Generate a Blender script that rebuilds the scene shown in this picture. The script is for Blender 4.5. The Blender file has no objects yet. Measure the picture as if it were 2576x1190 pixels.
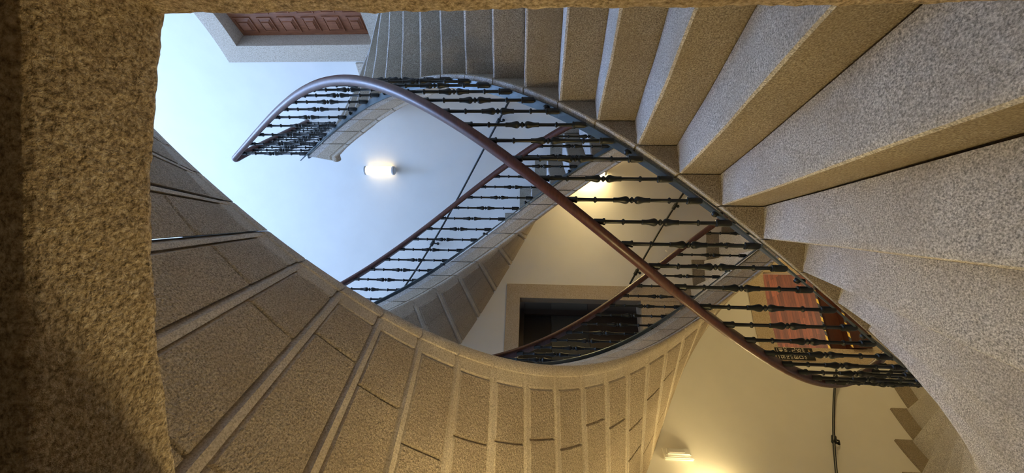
import bpy, bmesh, math, random
from math import pi, sin, cos, radians, degrees, hypot, atan2
from mathutils import Vector, Matrix, noise
random.seed(7)
SC = bpy.context.scene
COL = SC.collection

R_ = radians
# ------------------------------------------------------------------ layout
FPX, CAMD, YAW, PITCH, ROLL = 1029.8, 4.0157, 0.0250, 0.0575, -0.0169
RB, T0, DT, Z0, DZ = 1.3488, -1.5418, 0.1046, -1.2288, 0.1799   # baluster helix
SL = DZ / DT                       # rise per radian
PT = SL * 2 * pi                   # rise per turn
H = 0.86                           # baluster height
RS = 1.396                         # tread starts outside the kerb
RI = 1.305                         # well face of the kerb
RW = 3.15                          # wall radius
DS = radians(8.393)                # step angle
RISE = SL * DS
A_PH = radians(-41.97)             # a nosing of the near flight
def hz(th, fl=0): return Z0 + SL * (th - T0) - fl * PT / 3
def hn(th, fl=0): return hz(th, fl) - 0.06
FLOOR = -6.9
TOP = 16.0
EXT = [0.0, 0.0, 3 * DT]                       # how much further each flight climbs
PH = [A_PH, radians(77.4), radians(99.6)]      # phase of the nosings per flight

# ------------------------------------------------------------------ materials
def nodes(name):
    m = bpy.data.materials.new(name); m.use_nodes = True
    nt = m.node_tree; b = nt.nodes['Principled BSDF']
    return m, nt, b
def N(nt, t, **kw):
    n = nt.nodes.new(t)
    for k, v in kw.items():
        if k in n.inputs: n.inputs[k].default_value = v
        else: setattr(n, k, v)
    return n
def ramp(nt, stops):
    r = nt.nodes.new('ShaderNodeValToRGB'); e = r.color_ramp.elements
    while len(e) < len(stops): e.new(0.5)
    for i, (p, c) in enumerate(stops):
        e[i].position = p; e[i].color = (*c, 1)
    return r
def mixc(nt, fac, a, b, mode='MIX'):
    m = nt.nodes.new('ShaderNodeMix'); m.data_type = 'RGBA'; m.blend_type = mode
    for sock, v in ((0, fac), (6, a), (7, b)):
        if hasattr(v, 'is_linked'): nt.links.new(v, m.inputs[sock])
        else: m.inputs[sock].default_value = v if sock == 0 else (*v, 1)
    return m.outputs[2]
def granite(name, dark, mid, light, fine=70, bump=0.25, bscale=45, bdist=0.01, stain=0.5, stain_col=(0.20, 0.15, 0.10), rough=0.75, spots=0.0):
    m, nt, b = nodes(name); L = nt.links
    g = N(nt, 'ShaderNodeNewGeometry')
    n1 = N(nt, 'ShaderNodeTexNoise', Scale=fine, Detail=4.0, Roughness=0.65); L.new(g.outputs['Position'], n1.inputs['Vector'])
    r1 = ramp(nt, [(0.33, dark), (0.50, mid), (0.67, light)]); L.new(n1.outputs[0], r1.inputs[0])
    n2 = N(nt, 'ShaderNodeTexNoise', Scale=2.6, Detail=5.0, Roughness=0.6); L.new(g.outputs['Position'], n2.inputs['Vector'])
    r2 = ramp(nt, [(0.42, (0, 0, 0)), (0.68, (1, 1, 1))]); L.new(n2.outputs[0], r2.inputs[0])
    mu = N(nt, 'ShaderNodeMath', operation='MULTIPLY'); mu.inputs[1].default_value = stain; L.new(r2.outputs[0], mu.inputs[0])
    c = mixc(nt, mu.outputs[0], r1.outputs[0], stain_col)
    if spots:
        n4 = N(nt, 'ShaderNodeTexNoise', Scale=16.0, Detail=5.0, Roughness=0.7); L.new(g.outputs['Position'], n4.inputs['Vector'])
        r4 = ramp(nt, [(0.60, (0, 0, 0)), (0.72, (spots,) * 3)]); L.new(n4.outputs[0], r4.inputs[0])
        c = mixc(nt, r4.outputs[0], c, (0.05, 0.045, 0.035))
    L.new(c, b.inputs['Base Color']); b.inputs['Roughness'].default_value = rough
    n3 = N(nt, 'ShaderNodeTexNoise', Scale=bscale, Detail=5.0, Roughness=0.6); L.new(g.outputs['Position'], n3.inputs['Vector'])
    bp = N(nt, 'ShaderNodeBump', Strength=bump, Distance=bdist); L.new(n3.outputs[0], bp.inputs['Height']); L.new(bp.outputs[0], b.inputs['Normal'])
    return m
def plain(name, col, rough=0.5, metal=0.0, bump=0.0, bscale=30, coat=0.0, var=0.0):
    m, nt, b = nodes(name); L = nt.links
    b.inputs['Base Color'].default_value = (*col, 1); b.inputs['Roughness'].default_value = rough; b.inputs['Metallic'].default_value = metal
    b.inputs['Coat Weight'].default_value = coat
    g = N(nt, 'ShaderNodeNewGeometry')
    if var:
        n = N(nt, 'ShaderNodeTexNoise', Scale=3.0, Detail=6.0); L.new(g.outputs['Position'], n.inputs['Vector'])
        r = ramp(nt, [(0.3, tuple(c * (1 - var) for c in col)), (0.7, tuple(min(1, c * (1 + var)) for c in col))]); L.new(n.outputs[0], r.inputs[0])
        L.new(r.outputs[0], b.inputs['Base Color'])
    if bump:
        n3 = N(nt, 'ShaderNodeTexNoise', Scale=bscale, Detail=5.0); L.new(g.outputs['Position'], n3.inputs['Vector'])
        bp = N(nt, 'ShaderNodeBump', Strength=bump, Distance=0.01); L.new(n3.outputs[0], bp.inputs['Height']); L.new(bp.outputs[0], b.inputs['Normal'])
    return m
def wood(name, c1, c2, scale=(1, 1, 1), rough=0.4, coat=0.2, planks=0.0):
    m, nt, b = nodes(name); L = nt.links
    tc = N(nt, 'ShaderNodeTexCoord'); mp = N(nt, 'ShaderNodeMapping'); mp.inputs['Scale'].default_value = scale
    L.new(tc.outputs['Object'], mp.inputs[0])
    n = N(nt, 'ShaderNodeTexNoise', Scale=6.0, Detail=6.0, Roughness=0.6, Distortion=0.4); L.new(mp.outputs[0], n.inputs['Vector'])
    r = ramp(nt, [(0.3, c1), (0.7, c2)]); L.new(n.outputs[0], r.inputs[0])
    out = r.outputs[0]
    if planks:
        br = N(nt, 'ShaderNodeTexBrick', Scale=1.0); br.offset = 0.37
        br.inputs['Brick Width'].default_value = 0.9; br.inputs['Row Height'].default_value = planks; br.inputs['Mortar Size'].default_value = 0.002
        br.inputs['Color1'].default_value = (0.45, 0.45, 0.45, 1); br.inputs['Color2'].default_value = (1.25, 1.2, 1.15, 1); br.inputs['Mortar'].default_value = (0.15, 0.1, 0.1, 1)
        L.new(tc.outputs['Object'], br.inputs['Vector'])
        out = mixc(nt, 1.0, out, br.outputs[0], 'MULTIPLY')
    L.new(out, b.inputs['Base Color']); b.inputs['Roughness'].default_value = rough; b.inputs['Coat Weight'].default_value = coat
    return m
def emit(name, col, s):
    m, nt, b = nodes(name)
    b.inputs['Base Color'].default_value = (0.9, 0.9, 0.85, 1)
    b.inputs['Emission Color'].default_value = (*col, 1); b.inputs['Emission Strength'].default_value = s
    return m

M = {}
M['granite'] = granite('granite_step', (0.20, 0.19, 0.18), (0.57, 0.555, 0.53), (1.0, 0.98, 0.95), fine=150, bump=0.35, bscale=150, bdist=0.005, stain=0.35, stain_col=(0.33, 0.285, 0.23))
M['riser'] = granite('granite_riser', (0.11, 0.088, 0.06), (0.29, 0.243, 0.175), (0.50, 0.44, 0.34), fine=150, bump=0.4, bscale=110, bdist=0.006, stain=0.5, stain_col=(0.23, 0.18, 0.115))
M['margin'] = granite('granite_margin', (0.32, 0.27, 0.205), (0.57, 0.50, 0.40), (0.74, 0.67, 0.56), fine=110, bump=0.5, bscale=90, bdist=0.012, stain=0.4, stain_col=(0.36, 0.28, 0.18), spots=0.25)
M['panel'] = granite('granite_hammered', (0.25, 0.195, 0.135), (0.55, 0.45, 0.325), (0.80, 0.69, 0.54), fine=110, bump=1.0, bscale=58, bdist=0.035, stain=0.35, stain_col=(0.38, 0.29, 0.185), spots=0.22)
M['lintel'] = granite('granite_doorway', (0.20, 0.145, 0.08), (0.56, 0.44, 0.28), (0.85, 0.74, 0.57), fine=95, bump=1.0, bscale=90, bdist=0.018, stain=0.4, stain_col=(0.27, 0.19, 0.105))
M['frame'] = granite('granite_door_frame', (0.36, 0.28, 0.18), (0.50, 0.41, 0.29), (0.62, 0.54, 0.42), fine=80, bump=0.25, bscale=40, bdist=0.006, stain=0.35, stain_col=(0.42, 0.31, 0.18))
M['pale_frame'] = granite('granite_pale_frame', (0.36, 0.29, 0.21), (0.56, 0.475, 0.37), (0.68, 0.60, 0.48), fine=70, bump=0.3, bscale=40, bdist=0.006, stain=0.3, stain_col=(0.46, 0.39, 0.30))
M['plaster'] = plain('plaster_wall', (0.80, 0.785, 0.735), 0.9, bump=0.10, bscale=18, var=0.02)
M['iron'] = plain('black_iron', (0.006, 0.009, 0.009), 0.40, 0.0)
M['bar'] = plain('grey_blue_iron', (0.10, 0.13, 0.145), 0.42, 0.5, var=0.25)
M['rail'] = wood('handrail_wood', (0.05, 0.014, 0.009), (0.105, 0.034, 0.022), (3, 3, 12), 0.42, 0.12)
M['coffer'] = wood('coffered_wood', (0.17, 0.055, 0.022), (0.33, 0.12, 0.05), (9, 9, 1.2), 0.45, 0.1)
M['plank'] = wood('plank_wood', (0.11, 0.028, 0.012), (0.34, 0.10, 0.038), (0.8, 16, 16), 0.4, 0.2, planks=0.085)
M['darkwood'] = wood('dark_step_wood', (0.05, 0.016, 0.01), (0.10, 0.03, 0.018), (1.5, 20, 20), 0.5, 0.1)
M['yellow'] = plain('tape_yellow', (0.75, 0.50, 0.04), 0.5)
M['black'] = plain('tape_black', (0.012, 0.012, 0.012), 0.5)
M['glass_black'] = plain('black_glass', (0.003, 0.003, 0.005), 0.5)
M['leaf_grey'] = plain('dark_grey_leaf', (0.030, 0.034, 0.036), 0.45)
M['leaf_brown'] = plain('dark_brown_leaf', (0.028, 0.018, 0.014), 0.5)
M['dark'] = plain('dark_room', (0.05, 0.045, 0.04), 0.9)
M['floor'] = granite('floor_slabs', (0.16, 0.13, 0.10), (0.32, 0.28, 0.22), (0.45, 0.4, 0.33), fine=60)
M['white'] = plain('white_plastic', (0.78, 0.77, 0.73), 0.35)
M['cap'] = plain('lamp_cap_grey', (0.55, 0.55, 0.53), 0.4)
M['lens'] = plain('clear_lens', (0.72, 0.72, 0.69), 0.15, coat=0.5)
M['letter'] = plain('cream_letters', (0.72, 0.64, 0.50), 0.6)
M['sign'] = plain('sign_black', (0.008, 0.008, 0.009), 0.45)
M['goldletter'] = plain('ochre_letters', (0.55, 0.34, 0.10), 0.6)
def glow(p): return emit('lamp_glow', (1.0, 0.75, 0.34), p)

# ------------------------------------------------------------------ helpers
def link(name, me, mats, parent=None):
    o = bpy.data.objects.new(name, me)
    COL.objects.link(o)
    if mats and not me.materials:
        for m in (mats if isinstance(mats, (list, tuple)) else [mats]): me.materials.append(m)
    if parent: o.parent = parent
    return o
def mesh(name, verts, faces, smooth=False, idx=None):
    me = bpy.data.meshes.new(name); me.from_pydata(verts, [], faces); me.update()
    bm = bmesh.new(); bm.from_mesh(me); bmesh.ops.recalc_face_normals(bm, faces=bm.faces); bm.to_mesh(me); bm.free()
    if idx:
        for p, i in zip(me.polygons, idx): p.material_index = i
    if smooth: me.polygons.foreach_set('use_smooth', [True] * len(me.polygons))
    return me
def empty(name, loc=(0, 0, 0), rz=0):
    o = bpy.data.objects.new(name, None); COL.objects.link(o); o.location = loc; o.rotation_euler.z = rz; o.empty_display_size = 0.1
    return o
def tag(o, label=None, cat=None, group=None, kind=None):
    for k, v in (('label', label), ('category', cat), ('group', group), ('kind', kind)):
        if v: o[k] = v
    return o
def cyl(r, th, z): return Vector((r * cos(th), r * sin(th), z))
class MB:
    def __init__(s): s.v = []; s.f = []; s.i = []
    def add(s, v, f, i=0):
        o = len(s.v); s.v += [tuple(a) for a in v]; s.f += [tuple(o + k for k in q) for q in f]; s.i += [i] * len(f); return s
    def box(s, c, d, mat=None, i=0):
        x, y, z = (a / 2 for a in d); v = [Vector((a, b, e)) for a in (-x, x) for b in (-y, y) for e in (-z, z)]
        R_ = mat or Matrix(); v = [(R_ @ p) + Vector(c) for p in v]
        return s.add(v, [(0, 1, 3, 2), (4, 6, 7, 5), (0, 4, 5, 1), (2, 3, 7, 6), (0, 2, 6, 4), (1, 5, 7, 3)], i)
    def arc(s, r0, r1, t0, t1, z0, z1, n=None, i=0):
        n = n or max(2, int(abs(t1 - t0) / 0.05) + 1); v = []; f = []
        for k in range(n + 1):
            t = t0 + (t1 - t0) * k / n
            v += [cyl(r0, t, z0), cyl(r1, t, z0), cyl(r1, t, z1), cyl(r0, t, z1)]
        for k in range(n):
            a, b = 4 * k, 4 * k + 4
            for j in range(4): f.append((a + j, a + (j + 1) % 4, b + (j + 1) % 4, b + j))
        f += [(3, 2, 1, 0), tuple(4 * n + j for j in range(4))]
        return s.add(v, f, i)
    def tube(s, pts, rad, n=10, i=0, prof=None):
        pts = [Vector(p) for p in pts]; v = []; f = []
        prof = prof or [(rad * cos(2 * pi * k / n), rad * sin(2 * pi * k / n)) for k in range(n)]; n = len(prof)
        for k, p in enumerate(pts):
            t = (pts[min(k + 1, len(pts) - 1)] - pts[max(k - 1, 0)]).normalized()
            up = Vector((0, 0, 1))
            if abs(t.z) > 0.98: up = Vector((1, 0, 0))
            sx = t.cross(up).normalized(); sy = sx.cross(t)
            v += [p + sx * a + sy * b for a, b in prof]
        for k in range(len(pts) - 1):
            for j in range(n): f.append((k * n + j, k * n + (j + 1) % n, (k + 1) * n + (j + 1) % n, (k + 1) * n + j))
        f += [tuple(range(n))[::-1], tuple((len(pts) - 1) * n + j for j in range(n))]
        return s.add(v, f, i)
    def lathe(s, prof, n=12, i=0, M_=None):
        v = []; f = []; M_ = M_ or Matrix()
        for r, z in prof:
            v += [M_ @ Vector((r * cos(2 * pi * k / n), r * sin(2 * pi * k / n), z)) for k in range(n)]
        for a in range(len(prof) - 1):
            for k in range(n): f.append((a * n + k, a * n + (k + 1) % n, (a + 1) * n + (k + 1) % n, (a + 1) * n + k))
        f += [tuple(range(n))[::-1], tuple((len(prof) - 1) * n + k for k in range(n))]
        return s.add(v, f, i)
    def mesh(s, name, smooth=False): return mesh(name, s.v, s.f, smooth, s.i)
    def build(s, name, mats, parent=None, smooth=False): return link(name, s.mesh(name, smooth), mats, parent)
def sharp(o, ang=35):
    me = o.data
    bm = bmesh.new(); bm.from_mesh(me)
    for e in bm.edges:
        if len(e.link_faces) == 2 and e.calc_face_angle(0) > radians(ang): e.smooth = False
    for f in bm.faces: f.smooth = True
    bm.to_mesh(me); bm.free(); return o

# ------------------------------------------------------------------ the setting
def wall_mesh(holes):
    """inner cylinder face, cells inside a hole left out; each cell has real thickness through its reveal pieces"""
    ths = set(); zs = {FLOOR, TOP}
    n = 180
    for k in range(n): ths.add(round(-pi + 2 * pi * k / n, 6))
    for a, b, z0, z1 in holes:
        ths.add(round(a, 6)); ths.add(round(b, 6)); zs.add(z0); zs.add(z1)
    for k in range(1, 16): zs.add(round(FLOOR + (TOP - FLOOR) * k / 16, 4))
    ths = sorted(ths); zs = sorted(zs); nt, nz = len(ths), len(zs); v = []; f = []
    for t in ths:
        for z in zs: v.append(cyl(RW, t, z))
    off = len(v)
    for t in ths:
        for z in zs: v.append(cyl(RW + 0.22, t, z))
    def solid(i, j):
        t = ths[i] + (((ths[(i + 1) % nt] - ths[i]) % (2 * pi)) / 2); z = (zs[j] + zs[j + 1]) / 2
        for a, b, z0, z1 in holes:
            if (a < t < b or a < t - 2 * pi < b) and z0 < z < z1: return False
        return True
    S = [[solid(i, j) for j in range(nz - 1)] for i in range(nt)]
    def q(i, j): return (i % nt) * nz + j
    for i in range(nt):
        for j in range(nz - 1):
            if not S[i][j]: continue
            a, b, c, d = q(i, j), q(i + 1, j), q(i + 1, j + 1), q(i, j + 1)
            f.append((a, b, c, d)); f.append((off + d, off + c, off + b, off + a))
            if not S[(i + 1) % nt][j]: f.append((b, off + b, off + c, c))
            if not S[i - 1][j]: f.append((a, d, off + d, off + a))
            if j == 0 or not S[i][j - 1]: f.append((a, off + a, off + b, b))
            if j == nz - 2 or not S[i][j + 1]: f.append((d, c, off + c, off + d))
    return mesh('wall_round', v, f)
UP = (radians(12), radians(34.8), 2.38, 4.41)        # coffered door
DK = (radians(112.6), radians(145.5), -1.77, 0.25)     # dark doorway
LO = (radians(103), radians(125.4), -5.15, -3.81)     # doorway with the plank floor
EN = (radians(-104.5), radians(-79.0), -1.80, 1.22)  # doorway the camera stands in
w = link('wall_round', wall_mesh([(a - 0.012, b + 0.012, c - 0.04, d + 0.04) for a, b, c, d in (UP, DK, LO)] + [EN]), M['plaster']); tag(w, kind='structure'); sharp(w)
fl = MB().arc(0.0, RW + 0.2, 0, 2 * pi, FLOOR - 0.15, FLOOR, 64).build('floor', M['floor']); tag(fl, kind='structure')
cl = MB().arc(2.4, RW + 0.2, 0, 2 * pi, TOP, TOP + 0.2, 64).build('ceiling', M['plaster']); tag(cl, kind='structure')
sky = empty('window_1', (0, 0, TOP + 0.1)); tag(sky, kind='structure')
fr = MB()
fr.arc(2.32, 2.4, 0, 2 * pi, -0.1, 0.12, 48)
for k in range(4):
    a = k * pi / 4; fr.box((0, 0, 0.05), (4.7, 0.04, 0.06), Matrix.Rotation(a, 4, 'Z'))
fr.build('window_frame', M['white'], sky)

# doorway round the camera: lintel block, jambs, passage behind
def rough_grid(name, P, nu, nv, amp, sc=9.0):
    """a quad patch P(u,v) displaced by fractal noise, finely divided"""
    v = []; f = []
    for a in range(nu + 1):
        for b in range(nv + 1):
            p = Vector(P(a / nu, b / nv)); v.append(p + noise.noise_vector(p * sc) * amp + noise.noise_vector(p * sc * 3.1) * amp * 0.8 + noise.noise_vector(p * sc * 7.0) * amp * 0.45)
    for a in range(nu):
        for b in range(nv): f.append((a * (nv + 1) + b, (a + 1) * (nv + 1) + b, (a + 1) * (nv + 1) + b + 1, a * (nv + 1) + b + 1))
    return v, f
JX = 0.466; JL = -0.66; LZ = 0.85
LY = -3.385
def yw(x): return -math.sqrt(RW * RW - x * x)
d1 = empty('door_1', (0, -RW, -1.45)); tag(d1, kind='structure')
inv = Matrix.Translation((0, RW, 1.45))
def world_mb(mb, name, mats, parent):
    o = mb.build(name, mats, parent); o.matrix_parent_inverse = Matrix.Translation(parent.location).inverted(); return o
lb = MB()
rad = 0.018
def lintel_under(u, v):
    x = JL - 0.2 + (JX + 0.4 - JL) * u
    # profile: up the stair face, rounded arris, underside, rounded arris, up the room face
    prof = [(0, 0.35), (0, 0.2), (0, rad), (0.3 * rad, 0.3 * rad), (rad, 0)]
    y0 = yw(min(max(x, -1), 1)) + 0.004
    s = v * 10
    pts = [(y0, LZ + 0.5), (y0, LZ + 0.25), (y0, LZ + rad), (y0 - 0.3 * rad, LZ + 0.3 * rad), (y0 - rad, LZ)]
    pts += [(y0 + (LY - y0) * 0.35, LZ), (y0 + (LY - y0) * 0.7, LZ), (LY + rad, LZ), (LY + 0.3 * rad, LZ + 0.3 * rad), (LY, LZ + rad), (LY - 0.004, LZ + 0.5)]
    k = min(int(s), 9); t = s - k
    a, b = pts[k], pts[k + 1]
    return (x, a[0] + (b[0] - a[0]) * t, a[1] + (b[1] - a[1]) * t)
v, f = rough_grid('l', lintel_under, 220, 70, 0.0045); lb.add(v, f)
o = world_mb(lb, 'lintel', M['lintel'], d1); o.data.polygons.foreach_set('use_smooth', [True] * len(o.data.polygons))
def jamb_patch(xj, sg):
    def P(u, v):
        z = -1.45 + 2.36 * u
        y0 = yw(xj) + 0.004
        pts = [(xj + sg * 0.35, y0), (xj + sg * 0.15, y0), (xj + sg * rad, y0), (xj + sg * 0.3 * rad, y0 - 0.3 * rad), (xj, y0 - rad), (xj, y0 - 0.3), (xj, y0 - 0.7), (xj, y0 - 1.05), (xj, -4.55)]
        # stair face follows the curve of the wall
        s = v * 8; k = min(int(s), 7); t = s - k; a, b = pts[k], pts[k + 1]
        x = a[0] + (b[0] - a[0]) * t; y = a[1] + (b[1] - a[1]) * t
        if k < 2: y = yw(x) + 0.004
        return (x, y, z)
    return P
for xj, sg in ((JX, 1), (JL, -1)):
    jb = MB(); v, f = rough_grid('j', jamb_patch(xj, sg), 260, 48, 0.0045); jb.add(v, f)
    o = world_mb(jb, 'jamb', M['lintel'], d1); o.data.polygons.foreach_set('use_smooth', [True] * len(o.data.polygons))
sl = MB().box(((JX + JL) / 2, -3.85, -1.50), (JX - JL + 0.1, 1.4, 0.12)); world_mb(sl, 'threshold', M['lintel'], d1)
# back of the wall above the doorway and the passage room behind the camera
pw = MB()
pw.box((JX + 0.16, -3.98, 0.2), (0.30, 1.15, 3.3)); pw.box((JL - 0.16, -3.98, 0.2), (0.30, 1.15, 3.3))
pw.box((-0.1, -3.55, 1.75), (1.9, 0.28, 0.9))
pw.build('wall_doorway', M['lintel']); tag(bpy.data.objects['wall_doorway'], kind='structure')
rm = MB()
rm.box((0, -4.6, 2.25), (3.4, 0.1, 0.9)); rm.box((1.3, -4.6, 0.2), (1.5, 0.1, 3.4)); rm.box((-1.45, -4.6, 0.2), (1.5, 0.1, 3.4))
rm.box((0, -8.0, 0.6), (4.4, 0.1, 4.2)); rm.box((2.1, -6.3, 0.6), (0.1, 3.4, 4.2)); rm.box((-2.1, -6.3, 0.6), (0.1, 3.4, 4.2))
rm.build('wall_room', M['plaster']); tag(bpy.data.objects['wall_room'], kind='structure')
MB().box((0, -6.0, -1.52), (4.2, 4.0, 0.1)).build('floor_room', M['floor']); tag(bpy.data.objects['floor_room'], kind='structure')
MB().box((0, -5.9, 2.65), (4.4, 4.2, 0.1)).build('ceiling_room', M['plaster']); tag(bpy.data.objects['ceiling_room'], kind='structure')

# coffered door, upper right
d2 = empty('door_2', cyl(RW, (UP[0] + UP[1]) / 2, UP[2])); tag(d2, kind='structure')
def local(mb, name, mats, par, smooth=False):
    o = mb.build(name, mats, par, smooth); o.matrix_parent_inverse = Matrix.Translation(par.location).inverted(); return o
a = MB(); w_ = radians(4.7)
a.arc(RW - 0.02, RW + 0.30, UP[1], UP[1] + w_, UP[2] - 0.9, UP[3] + 0.27); a.arc(RW - 0.02, RW + 0.30, UP[0] - w_, UP[0], UP[2] - 0.9, UP[3] + 0.27)
a.arc(RW - 0.02, RW + 0.30, UP[0], UP[1], UP[3], UP[3] + 0.27)
local(a, 'architrave', M['pale_frame'], d2)
a = MB().arc(RW - 0.015, RW + 0.3, UP[0], UP[1], UP[2] - 0.9, UP[2] + 0.0); local(a, 'threshold', M['margin'], d2)
# the leaf, a flat door with raised square coffers
mid = (UP[0] + UP[1]) / 2
lw = 2 * RW * sin((UP[1] - UP[0]) / 2) + 0.12
ln = RW * cos((UP[1] - UP[0]) / 2) + 0.24
Lm = Matrix.Translation((ln * cos(mid), ln * sin(mid), 0)) @ Matrix.Rotation(mid, 4, 'Z')   # local x outwards, y along the wall
lf = MB(); zc0, zc1 = UP[2], UP[3] + 0.1
lf.box(Lm @ Vector((0.03, 0, (zc0 + zc1) / 2)), (0.05, lw, zc1 - zc0), Matrix.Rotation(mid, 4, 'Z'))
leaf = local(lf, 'door_leaf', M['coffer'], d2)
def pyramid(mb, y, z, sy, sz, h):
    def P(x, yy, zz): return Lm @ Vector((x, yy, zz))
    rings = [(1.0, 0.006), (1.0, -0.012), (0.86, -0.012), (0.82, -0.002), (0.62, -h * 0.6), (0.52, -h * 0.6), (0.50, -h), (0.34, -h)]
    v = []; f = []
    for s, x in rings: v += [P(x, y + sy / 2 * s * a_, z + sz / 2 * s * b_) for a_, b_ in ((-1, -1), (1, -1), (1, 1), (-1, 1))]
    for k in range(len(rings) - 1):
        for j in range(4): f.append((4 * k + j, 4 * k + (j + 1) % 4, 4 * k + 4 + (j + 1) % 4, 4 * k + 4 + j))
    f.append(tuple(4 * (len(rings) - 1) + j for j in range(4)))
    mb.add(v, f)
pitch = 0.327
nrow = 6; ncol = 4
for r_ in range(nrow + 1):
    z = UP[3] - 0.02 - pitch * (r_ + 0.5) + 0.02
    for c_ in range(ncol):
        y = lw / 2 - 0.20 - 0.30 * c_
        pm = MB(); pyramid(pm, y, z, 0.235 if (r_ + c_) % 2 else 0.25, 0.25 if (r_ + c_) % 2 == 0 else 0.20, 0.035)
        if z - 0.13 > zc0: pm.build('coffer_panel', M['coffer'], leaf)
# dark doorway
d3 = empty('door_3', cyl(RW, (DK[0] + DK[1]) / 2, DK[2])); tag(d3, kind='structure')
a = MB(); w_ = radians(4.3)
a.arc(RW - 0.012, RW + 0.34, DK[0] - w_, DK[0], -2.72, DK[3] + 0.225); a.arc(RW - 0.012, RW + 0.34, DK[1], DK[1] + w_, -1.42, DK[3] + 0.225)
a.arc(RW - 0.012, RW + 0.34, DK[0], DK[1], DK[3], DK[3] + 0.225)
local(a, 'architrave', M['frame'], d3)
th_ = MB()
for k in range(12):
    ta = DK[0] + (DK[1] - DK[0]) * k / 12; tb = DK[0] + (DK[1] - DK[0]) * (k + 1) / 12; zb = hn(ta, 2) - 0.08
    if zb < DK[2] - 0.03: th_.arc(RW - 0.008, RW + 0.34, ta, tb, zb, DK[2])
local(th_, 'threshold', M['frame'], d3)
m3 = (DK[0] + DK[1]) / 2; n3 = RW * cos((DK[1] - DK[0]) / 2) + 0.42
Rm = Matrix.Rotation(m3, 4, 'Z'); Lm3 = Matrix.Translation((n3 * cos(m3), n3 * sin(m3), 0)) @ Rm
w3 = 2 * RW * sin((DK[1] - DK[0]) / 2) + 0.3
for nm, z0_, z1_, dx, mt in (('glass_pane', -0.30, 0.30, 0.06, 'glass_black'), ('grey_panel', -0.94, -0.30, 0.04, 'leaf_grey'), ('brown_panel', -1.80, -0.94, 0.02, 'leaf_brown')):
    local(MB().box(Lm3 @ Vector((dx, 0, (z0_ + z1_) / 2)), (0.05, w3, z1_ - z0_ - 0.004), Rm), nm, M[mt], d3)
q = MB().box(Lm3 @ Vector((0.0, -w3 / 2 + 0.20, -0.75)), (0.06, 0.10, 2.1), Rm).box(Lm3 @ Vector((0, 0, 0.22)), (0.06, w3, 0.09), Rm)
local(q, 'door_frame', M['leaf_brown'], d3)
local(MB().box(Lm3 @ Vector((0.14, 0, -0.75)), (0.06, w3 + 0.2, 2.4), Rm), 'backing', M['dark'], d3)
# doorway onto the plank floor
d4 = empty('door_4', cyl(RW, (LO[0] + LO[1]) / 2, LO[2])); tag(d4, kind='structure')
a = MB(); w_ = radians(4.1)
a.arc(RW - 0.012, RW + 0.26, LO[0] - w_, LO[0], FLOOR + 0.6, LO[3] + 0.27); a.arc(RW - 0.012, RW + 0.26, LO[1], LO[1] + w_, FLOOR + 0.6, LO[3] + 0.27)
a.arc(RW - 0.012, RW + 0.26, LO[0], LO[1], LO[3], LO[3] + 0.27)
local(a, 'architrave', M['frame'], d4)
local(MB().arc(RW - 0.008, RW + 0.26, LO[0], LO[1], LO[2] - 0.7, LO[2]), 'threshold', M['margin'], d4)
m4 = (LO[0] + LO[1]) / 2 + 0.0
n4 = RW + 0.0
L4 = Matrix.Translation((0, 0, 0)) @ Matrix.Rotation(m4 - pi / 2, 4, 'Z')      # local y outwards, x along the wall
rmm = MB()
def bx4(mb, x0, x1, y0, y1, z0, z1):
    mb.box(L4 @ Vector(((x0 + x1) / 2, (y0 + y1) / 2, (z0 + z1) / 2)), (x1 - x0, y1 - y0, z1 - z0), L4)
bx4(rmm, -1.7, -1.6, RW + 0.2, RW + 3.2, -5.2, -2.3); bx4(rmm, 1.6, 1.7, RW + 0.2, RW + 3.2, -5.2, -2.3); bx4(rmm, -1.7, 1.7, RW + 3.1, RW + 3.2, -5.2, -2.3); bx4(rmm, -1.7, 1.7, RW + 0.1, RW + 3.2, -2.3, -2.2)
rmm.build('wall_gallery', M['plaster']); tag(bpy.data.objects['wall_gallery'], kind='structure')
ZP = -4.72
def tape(parent, y, z, x0, x1, wd=0.045):
    mb = MB(); st = 0.075; n = int((x1 - x0) / st)
    for k in range(n):
        xa = x0 + k * st
        def P(x, dy): return L4 @ Vector((x, y + dy, z + 0.003))
        v = [P(xa, 0), P(xa + st, 0), P(xa + st + 0.035, wd), P(xa + 0.035, wd)]
        v += [p + Vector((0, 0, -0.002)) for p in v]
        mb.add(v, [(0, 1, 2, 3), (7, 6, 5, 4), (0, 4, 5, 1), (1, 5, 6, 2), (2, 6, 7, 3), (3, 7, 4, 0)], k % 2)
    o = mb.build('hazard_tape', [M['yellow'], M['black']], parent); o.matrix_parent_inverse = (parent.parent.matrix_basis @ parent.matrix_basis).inverted()
    tag(o, 'yellow and black striped hazard tape')
def wooden(name, y0, y1, z0, z1, x0, x1, lab, cat, mt, top=None):
    e = empty(name, L4 @ Vector((0, y0, z0))); tag(e, lab, cat)
    me = MB().box((0, (y1 - y0) / 2, (z1 - z0) / 2), (x1 - x0, y1 - y0, z1 - z0))
    o = me.build('riser_board', M['darkwood'], e); o.rotation_euler.z = m4 - pi / 2
    me = MB().box((0, (y1 - y0) / 2, 0), (x1 - x0, y1 - y0, 0.03))
    o = me.build('plank_top', M[mt], e); o.rotation_euler.z = m4 - pi / 2; o.location = (0, 0, z1 - z0 + 0.012)
    tape(o, y0, z1 + 0.03, x0, x1)
    return e
hw = RW * sin((LO[1] - LO[0]) / 2)
hb = RW * cos((LO[1] - LO[0]) / 2)
wooden('wooden_platform', hb + 0.13, RW + 3.0, -5.2, ZP, -hw * 1.02, 1.58, 'reddish plank platform with striped tape edge filling the lower doorway', 'platform', 'plank')
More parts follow.
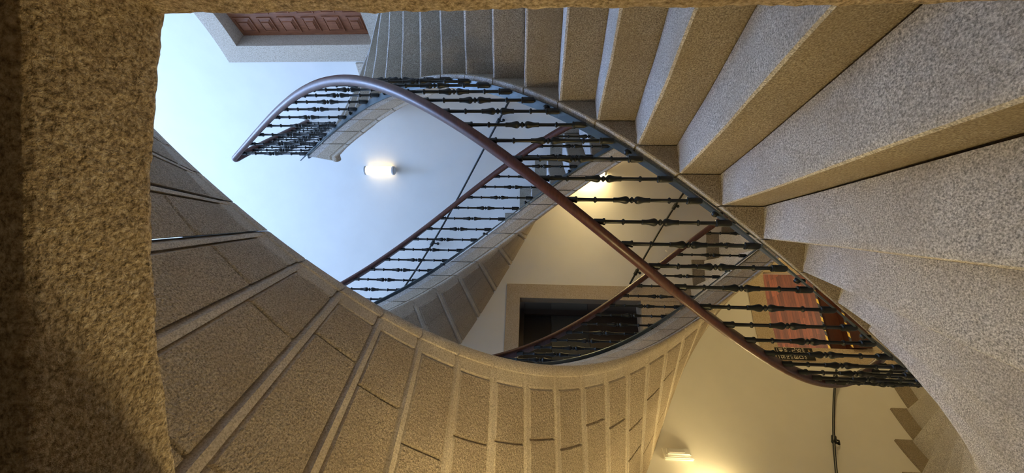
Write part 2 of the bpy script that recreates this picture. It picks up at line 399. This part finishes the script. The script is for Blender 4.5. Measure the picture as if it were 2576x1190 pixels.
wooden('wooden_step', hb - 0.04, hb + 0.125, -5.2, ZP - 0.23, -hw + 0.02, hw - 0.02, 'narrow dark wooden step with striped tape edge below the plank platform', 'step', 'darkwood')

# ------------------------------------------------------------------ stair blocks
def step_mesh(seed, span=DS, flat=False):
    rnd = random.Random(seed)
    r1 = rnd.uniform(1.78, 2.12); r2 = rnd.uniform(2.45, 2.78)
    fs = [0.0, 0.022, 0.06, 0.13, 0.25, 0.40, 0.55, 0.70, 0.825, 0.845, 0.865, 0.885, 0.94, 0.975, 1.0]
    g = 0.012
    rsof = [1.43, 1.475, 1.49, 1.505, 1.60, r1 - 0.05, r1 - g, r1, r1 + g, r1 + 0.05, (r1 + r2) / 2, r2 - 0.05, r2 - g, r2, r2 + g, r2 + 0.05, 2.95, RW + 0.02]
    rtr = [RW + 0.02, 3.0, 2.8, 2.6, 2.4, 2.2, 2.0, 1.85, 1.7, 1.6, 1.5, 1.44, RS + 0.012, RS]
    gap = 0.0024
    kerb_h = 0.008
    cols = []; off = Vector((rnd.uniform(0, 90), rnd.uniform(0, 90), 0))
    for f in fs:
        th = gap + (span - 2 * gap) * f
        hl = SL * th
        loop = []
        for r in rtr:
            p = Vector((r * 5, f * 6, 0)) + off
            z = 0.004 * noise.noise(p * 1.0)
            dth = 0.0
            if f == 0: z -= 0.017 + 0.006 * noise.noise(p * 1.7); dth = 0.0012 * noise.noise(p * 2.0)
            elif f < 0.03: z -= 0.003
            wear = math.exp(-((r - 1.95) / 0.35) ** 2) * 0.012
            z -= wear * (1.0 if f < 0.5 else 0.6)
            if r <= RS + 0.001: z = max(z, -0.004) if f > 0 else z
            loop.append(cyl(r, th + dth, z))
        top = max(hl + kerb_h, 0.0) + (0.003 * noise.noise(Vector((f * 7, 3, 0)) + off))
        loop += [cyl(RS, th, top - 0.008), cyl(RS - 0.008, th, top), cyl(RI + 0.014, th, top), cyl(RI + 0.003, th, top - 0.006), cyl(RI, th, top - 0.016)]
        e = 0.006 if f in (0.0, 1.0) else 0.0
        yb = hl
        for r, z in ((RI + e, -0.10), (RI + e, -0.20), (RI + e, -0.265), (RI + 0.010, -0.275), (RI + 0.010, -0.29), (RI - 0.012, -0.305), (RI - 0.017, -0.325), (RI - 0.012, -0.345), (RI + 0.008, -0.362), (RI + 0.045, -0.372), (RI + 0.075, -0.365), (RI + 0.082, -0.352)):
            loop.append(cyl(r + (e if z < -0.29 else 0), th, yb + z))
        edge = f in (0.0, 1.0)
        for r in rsof:
            t = 0.350 + 0.03 * (r - 1.4)
            d = 0.0
            if edge: d = 0.036
            elif f in (0.975,): d = 0.0
            elif f == 0.022: d = -0.004
            fg = 0.855
            inpanel = r > 1.48 and f < 0.88
            if r > 1.48 and f in (0.845, 0.865): d = 0.034
            if abs(r - 1.49) < 1e-6 and f < 0.88: d = max(d, 0.017)
            if f < 0.84 and (abs(r - r1) < 1e-6 or abs(r - r2) < 1e-6): d = max(d, 0.022)
            if inpanel and f < 0.84 and d == 0: d = -0.004 + 0.004 * noise.noise(Vector((r * 4, f * 4, 7)) + off)
            if f >= 0.88 and not edge: d = -0.007
            loop.append(cyl(r, th, yb - t + d))
        if flat and f == 1.0:
            loop = [Matrix.Rotation(0.06 * min(1, max(0, (hl - p.z) / 0.37)), 3, 'Z') @ p for p in loop]
        cols.append(loop)
    n = len(cols[0]); v = [p for c in cols for p in c]; fc = []; ix = []
    nt = len(rtr); ns = n - len(rsof)
    for a in range(len(cols) - 1):
        for k in range(n):
            k2 = (k + 1) % n
            fc.append((a * n + k, a * n + k2, (a + 1) * n + k2, (a + 1) * n + k))
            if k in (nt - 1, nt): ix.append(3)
            elif k < nt + 5: ix.append(0)
            elif k >= ns and k2 > ns:
                r = rsof[k - ns]
                ix.append(2 if (r >= 1.50 and fs[a] >= 0.02 and fs[a + 1] < 0.84) else 1)
            else: ix.append(1)
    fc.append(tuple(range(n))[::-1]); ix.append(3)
    fc.append(tuple((len(cols) - 1) * n + k for k in range(n))); ix.append(1)
    me = mesh('step', v, fc, False, ix)
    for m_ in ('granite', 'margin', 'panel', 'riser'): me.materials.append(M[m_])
    bm = bmesh.new(); bm.from_mesh(me)
    for e in bm.edges:
        if len(e.link_faces) == 2 and e.calc_face_angle(0) > radians(32): e.smooth = False
    for f_ in bm.faces: f_.smooth = True
    bm.to_mesh(me); bm.free()
    return me
STEP = [step_mesh(s) for s in range(11, 18)]
SKH = 0.20
def skirt_mesh(span=DS, h=SKH):
    mb = MB(); mb.arc(RW - 0.035, RW + 0.015, 0.0, span, -0.012, h, 3)
    return mb.mesh('skirting')
SK = skirt_mesh()
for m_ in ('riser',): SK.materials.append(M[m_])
def ranges(fl, th0, th1):
    """nosing angles of a flight between two unwrapped angles"""
    ph = PH[fl]; k0 = math.ceil((th0 - ph) / DS); k1 = math.floor((th1 - ph) / DS)
    return [ph + DS * k for k in range(k0, k1 + 1)]
FL = [(0, radians(-272), radians(41.97)), (1, radians(-158), radians(161.97)), (2, radians(-36), radians(302))]
LABELS = ['granite flight of the spiral stair climbing from the near foreground to the upper right door',
          'granite flight crossing the middle of the well below the upper wall lamp',
          'granite flight sweeping overhead on the left with its panelled underside in view']
CATS = 'staircase'
stairs = []
for fl, t0_, t1_ in FL:
    e = empty('stone_staircase', (0, 0, FLOOR)); tag(e, LABELS[fl], CATS, 'three intertwined stone flights')
    stairs.append(e)
    ths = ranges(fl, t0_, t1_)
    for k, t in enumerate(ths):
        z = hn(t, fl)
        last = k == len(ths) - 1
        if last:
            me = step_mesh(99 + fl, radians(50.2 + 120 * fl) + EXT[fl] - t, True)
            o = link('landing', me, None, e)
        else:
            o = link('step', STEP[(k * 3 + fl) % len(STEP)], None, e)
        o.location = (0, 0, z - FLOOR); o.rotation_euler.z = t
        if fl == 0 and (R_(-111) < t < R_(-77) or R_(4) < t < R_(38)): continue
        if last:
            sm = skirt_mesh(radians(53.0 + 120 * fl) + EXT[fl] - t + 0.03, 0.10); sm.materials.append(M['pale_frame'])
            s = link('skirting', sm, None, e); s.location = (0, 0, z - FLOOR); s.rotation_euler.z = t - 0.035; continue
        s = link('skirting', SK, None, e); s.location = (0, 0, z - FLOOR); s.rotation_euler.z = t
# stone corbel under the end of the top landing
e = stairs[0]
mb = MB(); v = []; f = []
NN = 8
for k in range(NN + 1):
    t = radians(31 + 20 * k / NN); zb = hz(t) - 0.38 - 0.15 * (1 - k / NN) * (0.55 + 0.45 * (k / NN)); zt = hz(t) - 0.36
    v += [cyl(RI + 0.05, t, zb), cyl(RI + 0.6, t, zb), cyl(RI + 0.6, t, zt), cyl(RI + 0.05, t, zt)]
for k in range(NN):
    for j in range(4): f.append((4 * k + j, 4 * k + (j + 1) % 4, 4 * k + 4 + (j + 1) % 4, 4 * k + 4 + j))
f += [(3, 2, 1, 0), tuple(4 * NN + j for j in range(4))]
mb.add(v, f); o = mb.build('corbel', M['margin'], e); o.location = (0, 0, -FLOOR)

# ------------------------------------------------------------------ iron railings
def baluster_prof():
    T = [(0.000, 27), (0.004, 31), (0.066, 31), (0.070, 37), (0.082, 37), (0.086, 21), (0.205, 19), (0.208, 23), (0.214, 33), (0.222, 33), (0.228, 23), (0.232, 19),
         (0.352, 19), (0.355, 27), (0.384, 26), (0.404, 29), (0.424, 37), (0.440, 42), (0.452, 41), (0.462, 33), (0.468, 20), (0.474, 17), (0.480, 25), (0.486, 34), (0.492, 34), (0.498, 25), (0.504, 17)]
    half = T + [(1 - t - 0.022, r) for t, r in reversed(T[12:22])]
    lower = [(0.752, 19), (0.755, 23), (0.761, 33), (0.768, 33), (0.774, 23), (0.777, 19), (0.888, 20), (0.892, 36), (0.898, 39), (0.904, 39), (0.908, 33), (0.916, 37), (0.985, 36), (1.0, 28)]
    p = half + lower
    return [(r / 1370 * 0.86 * 0.98, H * (1 - t)) for t, r in p][::-1]
BAL = MB().lathe(baluster_prof(), 12).mesh('baluster'); BAL.materials.append(M['iron'])
_o = bpy.data.objects.new('tmp', BAL); sharp(_o, 50); bpy.data.objects.remove(_o)
BOLT = MB().lathe([(0.012, -0.03), (0.012, 0.004), (0.020, 0.008), (0.022, 0.02), (0.014, 0.032), (0.004, 0.036)], 10).mesh('bolt', True); BOLT.materials.append(M['iron'])
def hrprof():
    w_, h_ = 0.046, 0.040; P = []
    for k in range(16):
        a = 2 * pi * k / 16
        y = h_ * sin(a); x = w_ * cos(a)
        if y < -0.022: y = -0.022 - (-(y) - 0.022) * 0.25
        P.append((x, y))
    return P
def railing(fl, n0, n1, nsh, label, end=False):
    e = empty('iron_railing', (0, 0, FLOOR)); tag(e, label, 'railing', 'iron stair railings')
    L = (0, 0, -FLOOR)
    t0_, t1_ = T0 + DT * (n0 - 0.6 + nsh), T0 + DT * (n1 + 0.45 + nsh)
    K = int((t1_ - t0_) / 0.05)
    hp = [cyl(RB, t0_ + (t1_ - t0_) * k / K, hz(t0_ + (t1_ - t0_) * k / K, fl) + H + 0.022) for k in range(K + 1)]
    bp = [(t0_ + (t1_ - t0_) * k / K) for k in range(K + 1)]
    if end:
        RZ = Matrix.Rotation(2 * pi / 3 * fl + EXT[fl], 3, 'Z'); ze = 3.80 + SL * EXT[fl]; a = RZ @ Vector((0.85, 1.05, ze)); b = RZ @ Vector((1.68, 2.62, ze)); d = (b - a).normalized()
        c0 = hp[-1]; tn = (hp[-1] - hp[-2]).normalized()
        p0 = c0; p3 = a + d * 0.16; p3.z = ze; p1 = p0 + tn * 0.07; p2 = p3 - d * 0.10
        for k in range(1, 13):
            s = k / 12; hp.append((1 - s) ** 3 * p0 + 3 * (1 - s) ** 2 * s * p1 + 3 * (1 - s) * s * s * p2 + s ** 3 * p3)
        for k in range(1, 9): hp.append(p3 + (b - p3) * k / 8)
        for k in range(1, 15):
            q_ = a + (b - a) * (k / 14.6); o = link('baluster', BAL, None, e); o.location = (q_.x, q_.y, ze - 0.02 - H - FLOOR)
        fb = MB().box((a + b) / 2 + Vector((0, 0, -H - 0.04)), ((b - a).length, 0.06, 0.02), Matrix.Rotation(atan2(d.y, d.x), 4, 'Z')); o = fb.build('landing_bar', M['bar'], e); o.location = L
    o = MB().tube(hp, 0.04, prof=hrprof()).build('handrail', M['rail'], e, True); o.location = L
    tag(o, 'reddish brown wooden handrail')
    v = []; f = []
    for t in bp:
        z = hz(t, fl)
        v += [cyl(RB - 0.066, t, z - 0.018), cyl(RB + 0.010, t, z - 0.018), cyl(RB + 0.010, t, z + 0.000), cyl(RB - 0.066, t, z + 0.000)]
    for k in range(len(bp) - 1):
        for j in range(4): f.append((4 * k + j, 4 * k + (j + 1) % 4, 4 * k + 4 + (j + 1) % 4, 4 * k + 4 + j))
    f += [(3, 2, 1, 0), tuple(4 * (len(bp) - 1) + j for j in range(4))]
    o = MB().add(v, f).build('bottom_bar', M['bar'], e); o.location = L
    for n in range(n0, n1 + 1):
        t = T0 + DT * (n + nsh)
        o = link('baluster', BAL, None, e); p = cyl(RB, t, hz(t, fl) - 0.004); o.location = (p.x, p.y, p.z - FLOOR); o.rotation_euler.z = t
        if n % 3 == 0:
            o = link('bolt', BOLT, None, e); t += DT * 0.42; p = cyl(RB - 0.01, t, hz(t, fl)); o.location = (p.x, p.y, p.z - FLOOR)
    return e
def nsof(th): return (th - T0) / DT
railing(0, -27, 23, 0.0, 'black iron baluster railing under the long brown handrail in front', True)
railing(1, int(nsof(radians(-150))), 43, 0.10, 'black iron baluster railing on the middle flight across the well', True)
railing(2, int(nsof(radians(-30))), 66, 0.10, 'black iron baluster railing in front of the dark doorway', True)

# ------------------------------------------------------------------ thin rails on the wall
def wall_rail(fl, t0_, t1_, dz, label, br):
    e = empty('wall_handrail', cyl(RW, t0_, hz(t0_, fl) + dz)); tag(e, label, 'wall rail', 'thin black wall handrails')
    K = 40; r = RW - 0.075
    pts = [cyl(r, t0_ + (t1_ - t0_) * k / K, hz(t0_ + (t1_ - t0_) * k / K, fl) + dz) - e.location for k in range(K + 1)]
    MB().tube(pts, 0.016, 8).build('rail', M['iron'], e, True)
    for t in br:
        z = hz(t, fl) + dz; p = cyl(r, t, z) - e.location
        t2 = t + 0.0
        tg = (cyl(r, t + 0.01, hz(t + 0.01, fl) + dz) - cyl(r, t - 0.01, hz(t - 0.01, fl) + dz)).normalized()
        b = MB().tube([p - tg * 0.05, p - tg * 0.035, p, p + tg * 0.035, p + tg * 0.05], 0.03, 10)
        rr = Vector((cos(t), sin(t), 0))
        b.tube([p + Vector((0, 0, -0.01)), p + rr * 0.02 + Vector((0, 0, -0.07)), p + rr * 0.06 + Vector((0, 0, -0.09)), p + rr * 0.088 + Vector((0, 0, -0.075))], 0.011, 8)
        M_ = Matrix.Translation(p + rr * 0.078 + Vector((0, 0, -0.08))) @ rr.to_track_quat('Z', 'Y').to_matrix().to_4x4()
        b.lathe([(0.026, -0.004), (0.026, 0.004), (0.02, 0.008)], 10, 0, M_)
        b.build('bracket', M['iron'], e, True)
R_ = radians
wall_rail(1, R_(10), R_(128), 1.10, 'thin black wall rail beside the upper lamp above the middle flight', [R_(57), R_(96), R_(30), R_(122)])
wall_rail(2, R_(30), R_(107.8), 0.955, 'thin black wall rail ending above the dark doorway', [R_(83), R_(104), R_(50)])
wall_rail(0, R_(-228), R_(-150), 0.925, 'thin black wall rail at lower left below the emergency light', [R_(-225.5), R_(-208.5), R_(-180)])

# ------------------------------------------------------------------ lamps
def wall_lamp(th, z, label, power):
    e = empty('wall_lamp', cyl(RW, th, z)); e.rotation_euler.z = th; tag(e, label, 'lamp', 'cylindrical wall lamps')
    hl = 0.27
    r = 0.075
    P = [(r * 0.75, -hl + 0.035), (r, -hl + 0.05), (r, hl - 0.05), (r * 0.75, hl - 0.035)]
    o = MB().lathe(P, 20).build('diffuser', glow(power), e, True); o.location = (-0.095, 0, 0); sharp(o)
    for sg in (-1, 1):
        c = MB().lathe([(r * 0.98, 0), (r * 1.02, 0.006), (r * 1.02, 0.03), (r * 0.8, 0.045)], 20).build('end_cap', M['cap'], e, True)
        c.location = (-0.095, 0, sg * (hl - 0.046)); sharp(c)
        if sg < 0: c.rotation_euler.x = pi
    MB().box((-0.012, 0, 0), (0.024, 0.07, 0.5)).build('back_plate', M['cap'], e)
wall_lamp(R_(72.4), 2.70, 'glowing wall lamp on the bluish white upper wall', 2.4)
wall_lamp(R_(72.0), -0.90, 'glowing wall lamp half hidden by the middle flight', 58)
wall_lamp(R_(72.0), -4.5, 'glowing wall lamp low on the wall below the others', 90)
wall_lamp(R_(190), -0.95, 'glowing wall lamp on the left wall beneath the overhead flight', 20)
wall_lamp(R_(238), -0.10, 'glowing wall lamp to the left of the doorway close under the overhead flight', 44)
wall_lamp(R_(167), -2.15, 'glowing wall lamp just under the emergency light', 32)
wall_lamp(R_(192), -4.35, 'glowing wall lamp on the left wall near the bottom', 108)
# emergency light on the left wall
e = empty('emergency_light', cyl(RW, R_(156.6), -1.85)); e.rotation_euler.z = R_(156.6); tag(e, 'white rectangular emergency light on the lower left wall', 'emergency light')
def rbox(d, bev):
    bm = bmesh.new(); bmesh.ops.create_cube(bm, size=1.0)
    for v_ in bm.verts: v_.co = Vector((v_.co.x * d[0], v_.co.y * d[1], v_.co.z * d[2]))
    bmesh.ops.bevel(bm, geom=list(bm.edges), offset=bev, segments=3, affect='EDGES')
    me = bpy.data.meshes.new('box'); bm.to_mesh(me); bm.free(); return me
o = link('housing', rbox((0.045, 0.16, 0.37), 0.012), M['white'], e); o.location = (-0.022, 0, 0)
o = link('lens', rbox((0.05, 0.115, 0.31), 0.02), M['lens'], e); o.location = (-0.058, 0, 0)
o = link('reflector', rbox((0.008, 0.05, 0.2), 0.003), M['cap'], e); o.location = (-0.084, 0.0, 0.02)

# ------------------------------------------------------------------ sign on the jamb of the lower doorway
ts = R_(127.35); zs = -4.02
SG = empty('door_sign', cyl(RW - 0.02, ts, zs)); SG.rotation_euler.z = ts + pi / 2; tag(SG, 'narrow black sign with cream capital letters on the lower stone door jamb', 'sign')
# local x runs along the wall to the viewer's right, local y out of the room
sw, sh = 0.19, 0.56
SG.rotation_euler.z = ts - pi / 2
BD = link('board', rbox((sw, 0.012, sh), 0.003), M['sign'], SG)
def text(body, x, z, size, mat):
    cu = bpy.data.curves.new('t', 'FONT'); cu.body = body; cu.size = size; cu.align_x = 'LEFT'; cu.extrude = 0.0008; cu.offset = size * 0.012
    to = bpy.data.objects.new('t', cu); COL.objects.link(to)
    dg = bpy.context.evaluated_depsgraph_get(); me = bpy.data.meshes.new_from_object(to.evaluated_get(dg))
    bpy.data.objects.remove(to)
    me.materials.clear(); me.materials.append(M[mat])
    o = bpy.data.objects.new('lettering', me); COL.objects.link(o); o.parent = BD
    # face the stairwell (local -y)
    o.rotation_euler = (pi / 2, 0, 0); o.location = (x, -0.0075, z)
    return o
for body, z, size in (('SEMI', 0.17, 0.083), ('NARIO', 0.105, 0.062), ('DE', 0.055, 0.040), ('ESTU', -0.025, 0.083), ('DOS', -0.10, 0.083), ('GALEGOS', -0.15, 0.040)):
    text(body, -sw / 2 + 0.012, z, size, 'letter')
gm = MB()
for k in range(3): gm.box((-sw / 2 + 0.115 + 0.022 * k, -0.007, -0.222), (0.013, 0.002, 0.022))
gm.build('ochre_mark', M['goldletter'], BD)
MB().box((0, -0.007, 0.256), (sw * 0.86, 0.002, 0.006)).build('rule', M['letter'], BD)

# ------------------------------------------------------------------ light
def area(name, loc, size, power, col, rot=(0, 0, 0), shape='DISK'):
    l = bpy.data.lights.new(name, 'AREA'); l.shape = shape; l.size = size; l.energy = power; l.color = col
    o = bpy.data.objects.new(name, l); COL.objects.link(o); o.location = loc; o.rotation_euler = rot; return o
area('skylight_daylight', (0, 0, TOP + 0.0), 4.6, 1330, (0.345, 0.535, 1.0))
area('room_fill_light', (0.3, -6.0, 2.55), 0.8, 5, (1.0, 0.72, 0.38))  # added warm fill from behind the camera for risers and doorway stone, no fixture
area('gallery_fill_light', L4 @ Vector((0, RW + 1.4, -2.35)), 0.6, 30, (1.0, 0.80, 0.55))  # added fill inside the lower doorway, brightens the planks
wd = bpy.data.worlds.new('world'); SC.world = wd; wd.use_nodes = True
nt = wd.node_tree; bg = nt.nodes['Background']
st = nt.nodes.new('ShaderNodeTexSky'); st.sky_type = 'NISHITA'; st.sun_disc = False; st.sun_elevation = R_(45)
nt.links.new(st.outputs[0], bg.inputs[0]); bg.inputs[1].default_value = 0.15

# ------------------------------------------------------------------ camera
cam = bpy.data.cameras.new('camera'); co = bpy.data.objects.new('camera', cam); COL.objects.link(co)
cam.sensor_fit = 'HORIZONTAL'; cam.sensor_width = 36; cam.lens = FPX / 2576 * 36; cam.clip_start = 0.02
ex = Vector((cos(YAW), sin(YAW), 0)); f0 = Vector((-sin(YAW), cos(YAW), 0)); up = Vector((0, 0, 1))
c, s = cos(PITCH), sin(PITCH); ey = f0 * c + up * s; ez = -f0 * s + up * c
c, s = cos(ROLL), sin(ROLL); U = ex * c - ez * s; W = ex * s + ez * c
X, Y, Z = -W, U, -ey
co.matrix_world = Matrix(((X.x, Y.x, Z.x, 0), (X.y, Y.y, Z.y, -CAMD), (X.z, Y.z, Z.z, 0), (0, 0, 0, 1)))
SC.camera = co
SC.view_settings.view_transform = 'Standard'; SC.view_settings.look = 'None'; SC.view_settings.gamma = 1.0; SC.view_settings.exposure = 0.35
SC.view_settings.use_curve_mapping = False
SC.cycles.max_bounces = 8; SC.cycles.diffuse_bounces = 5
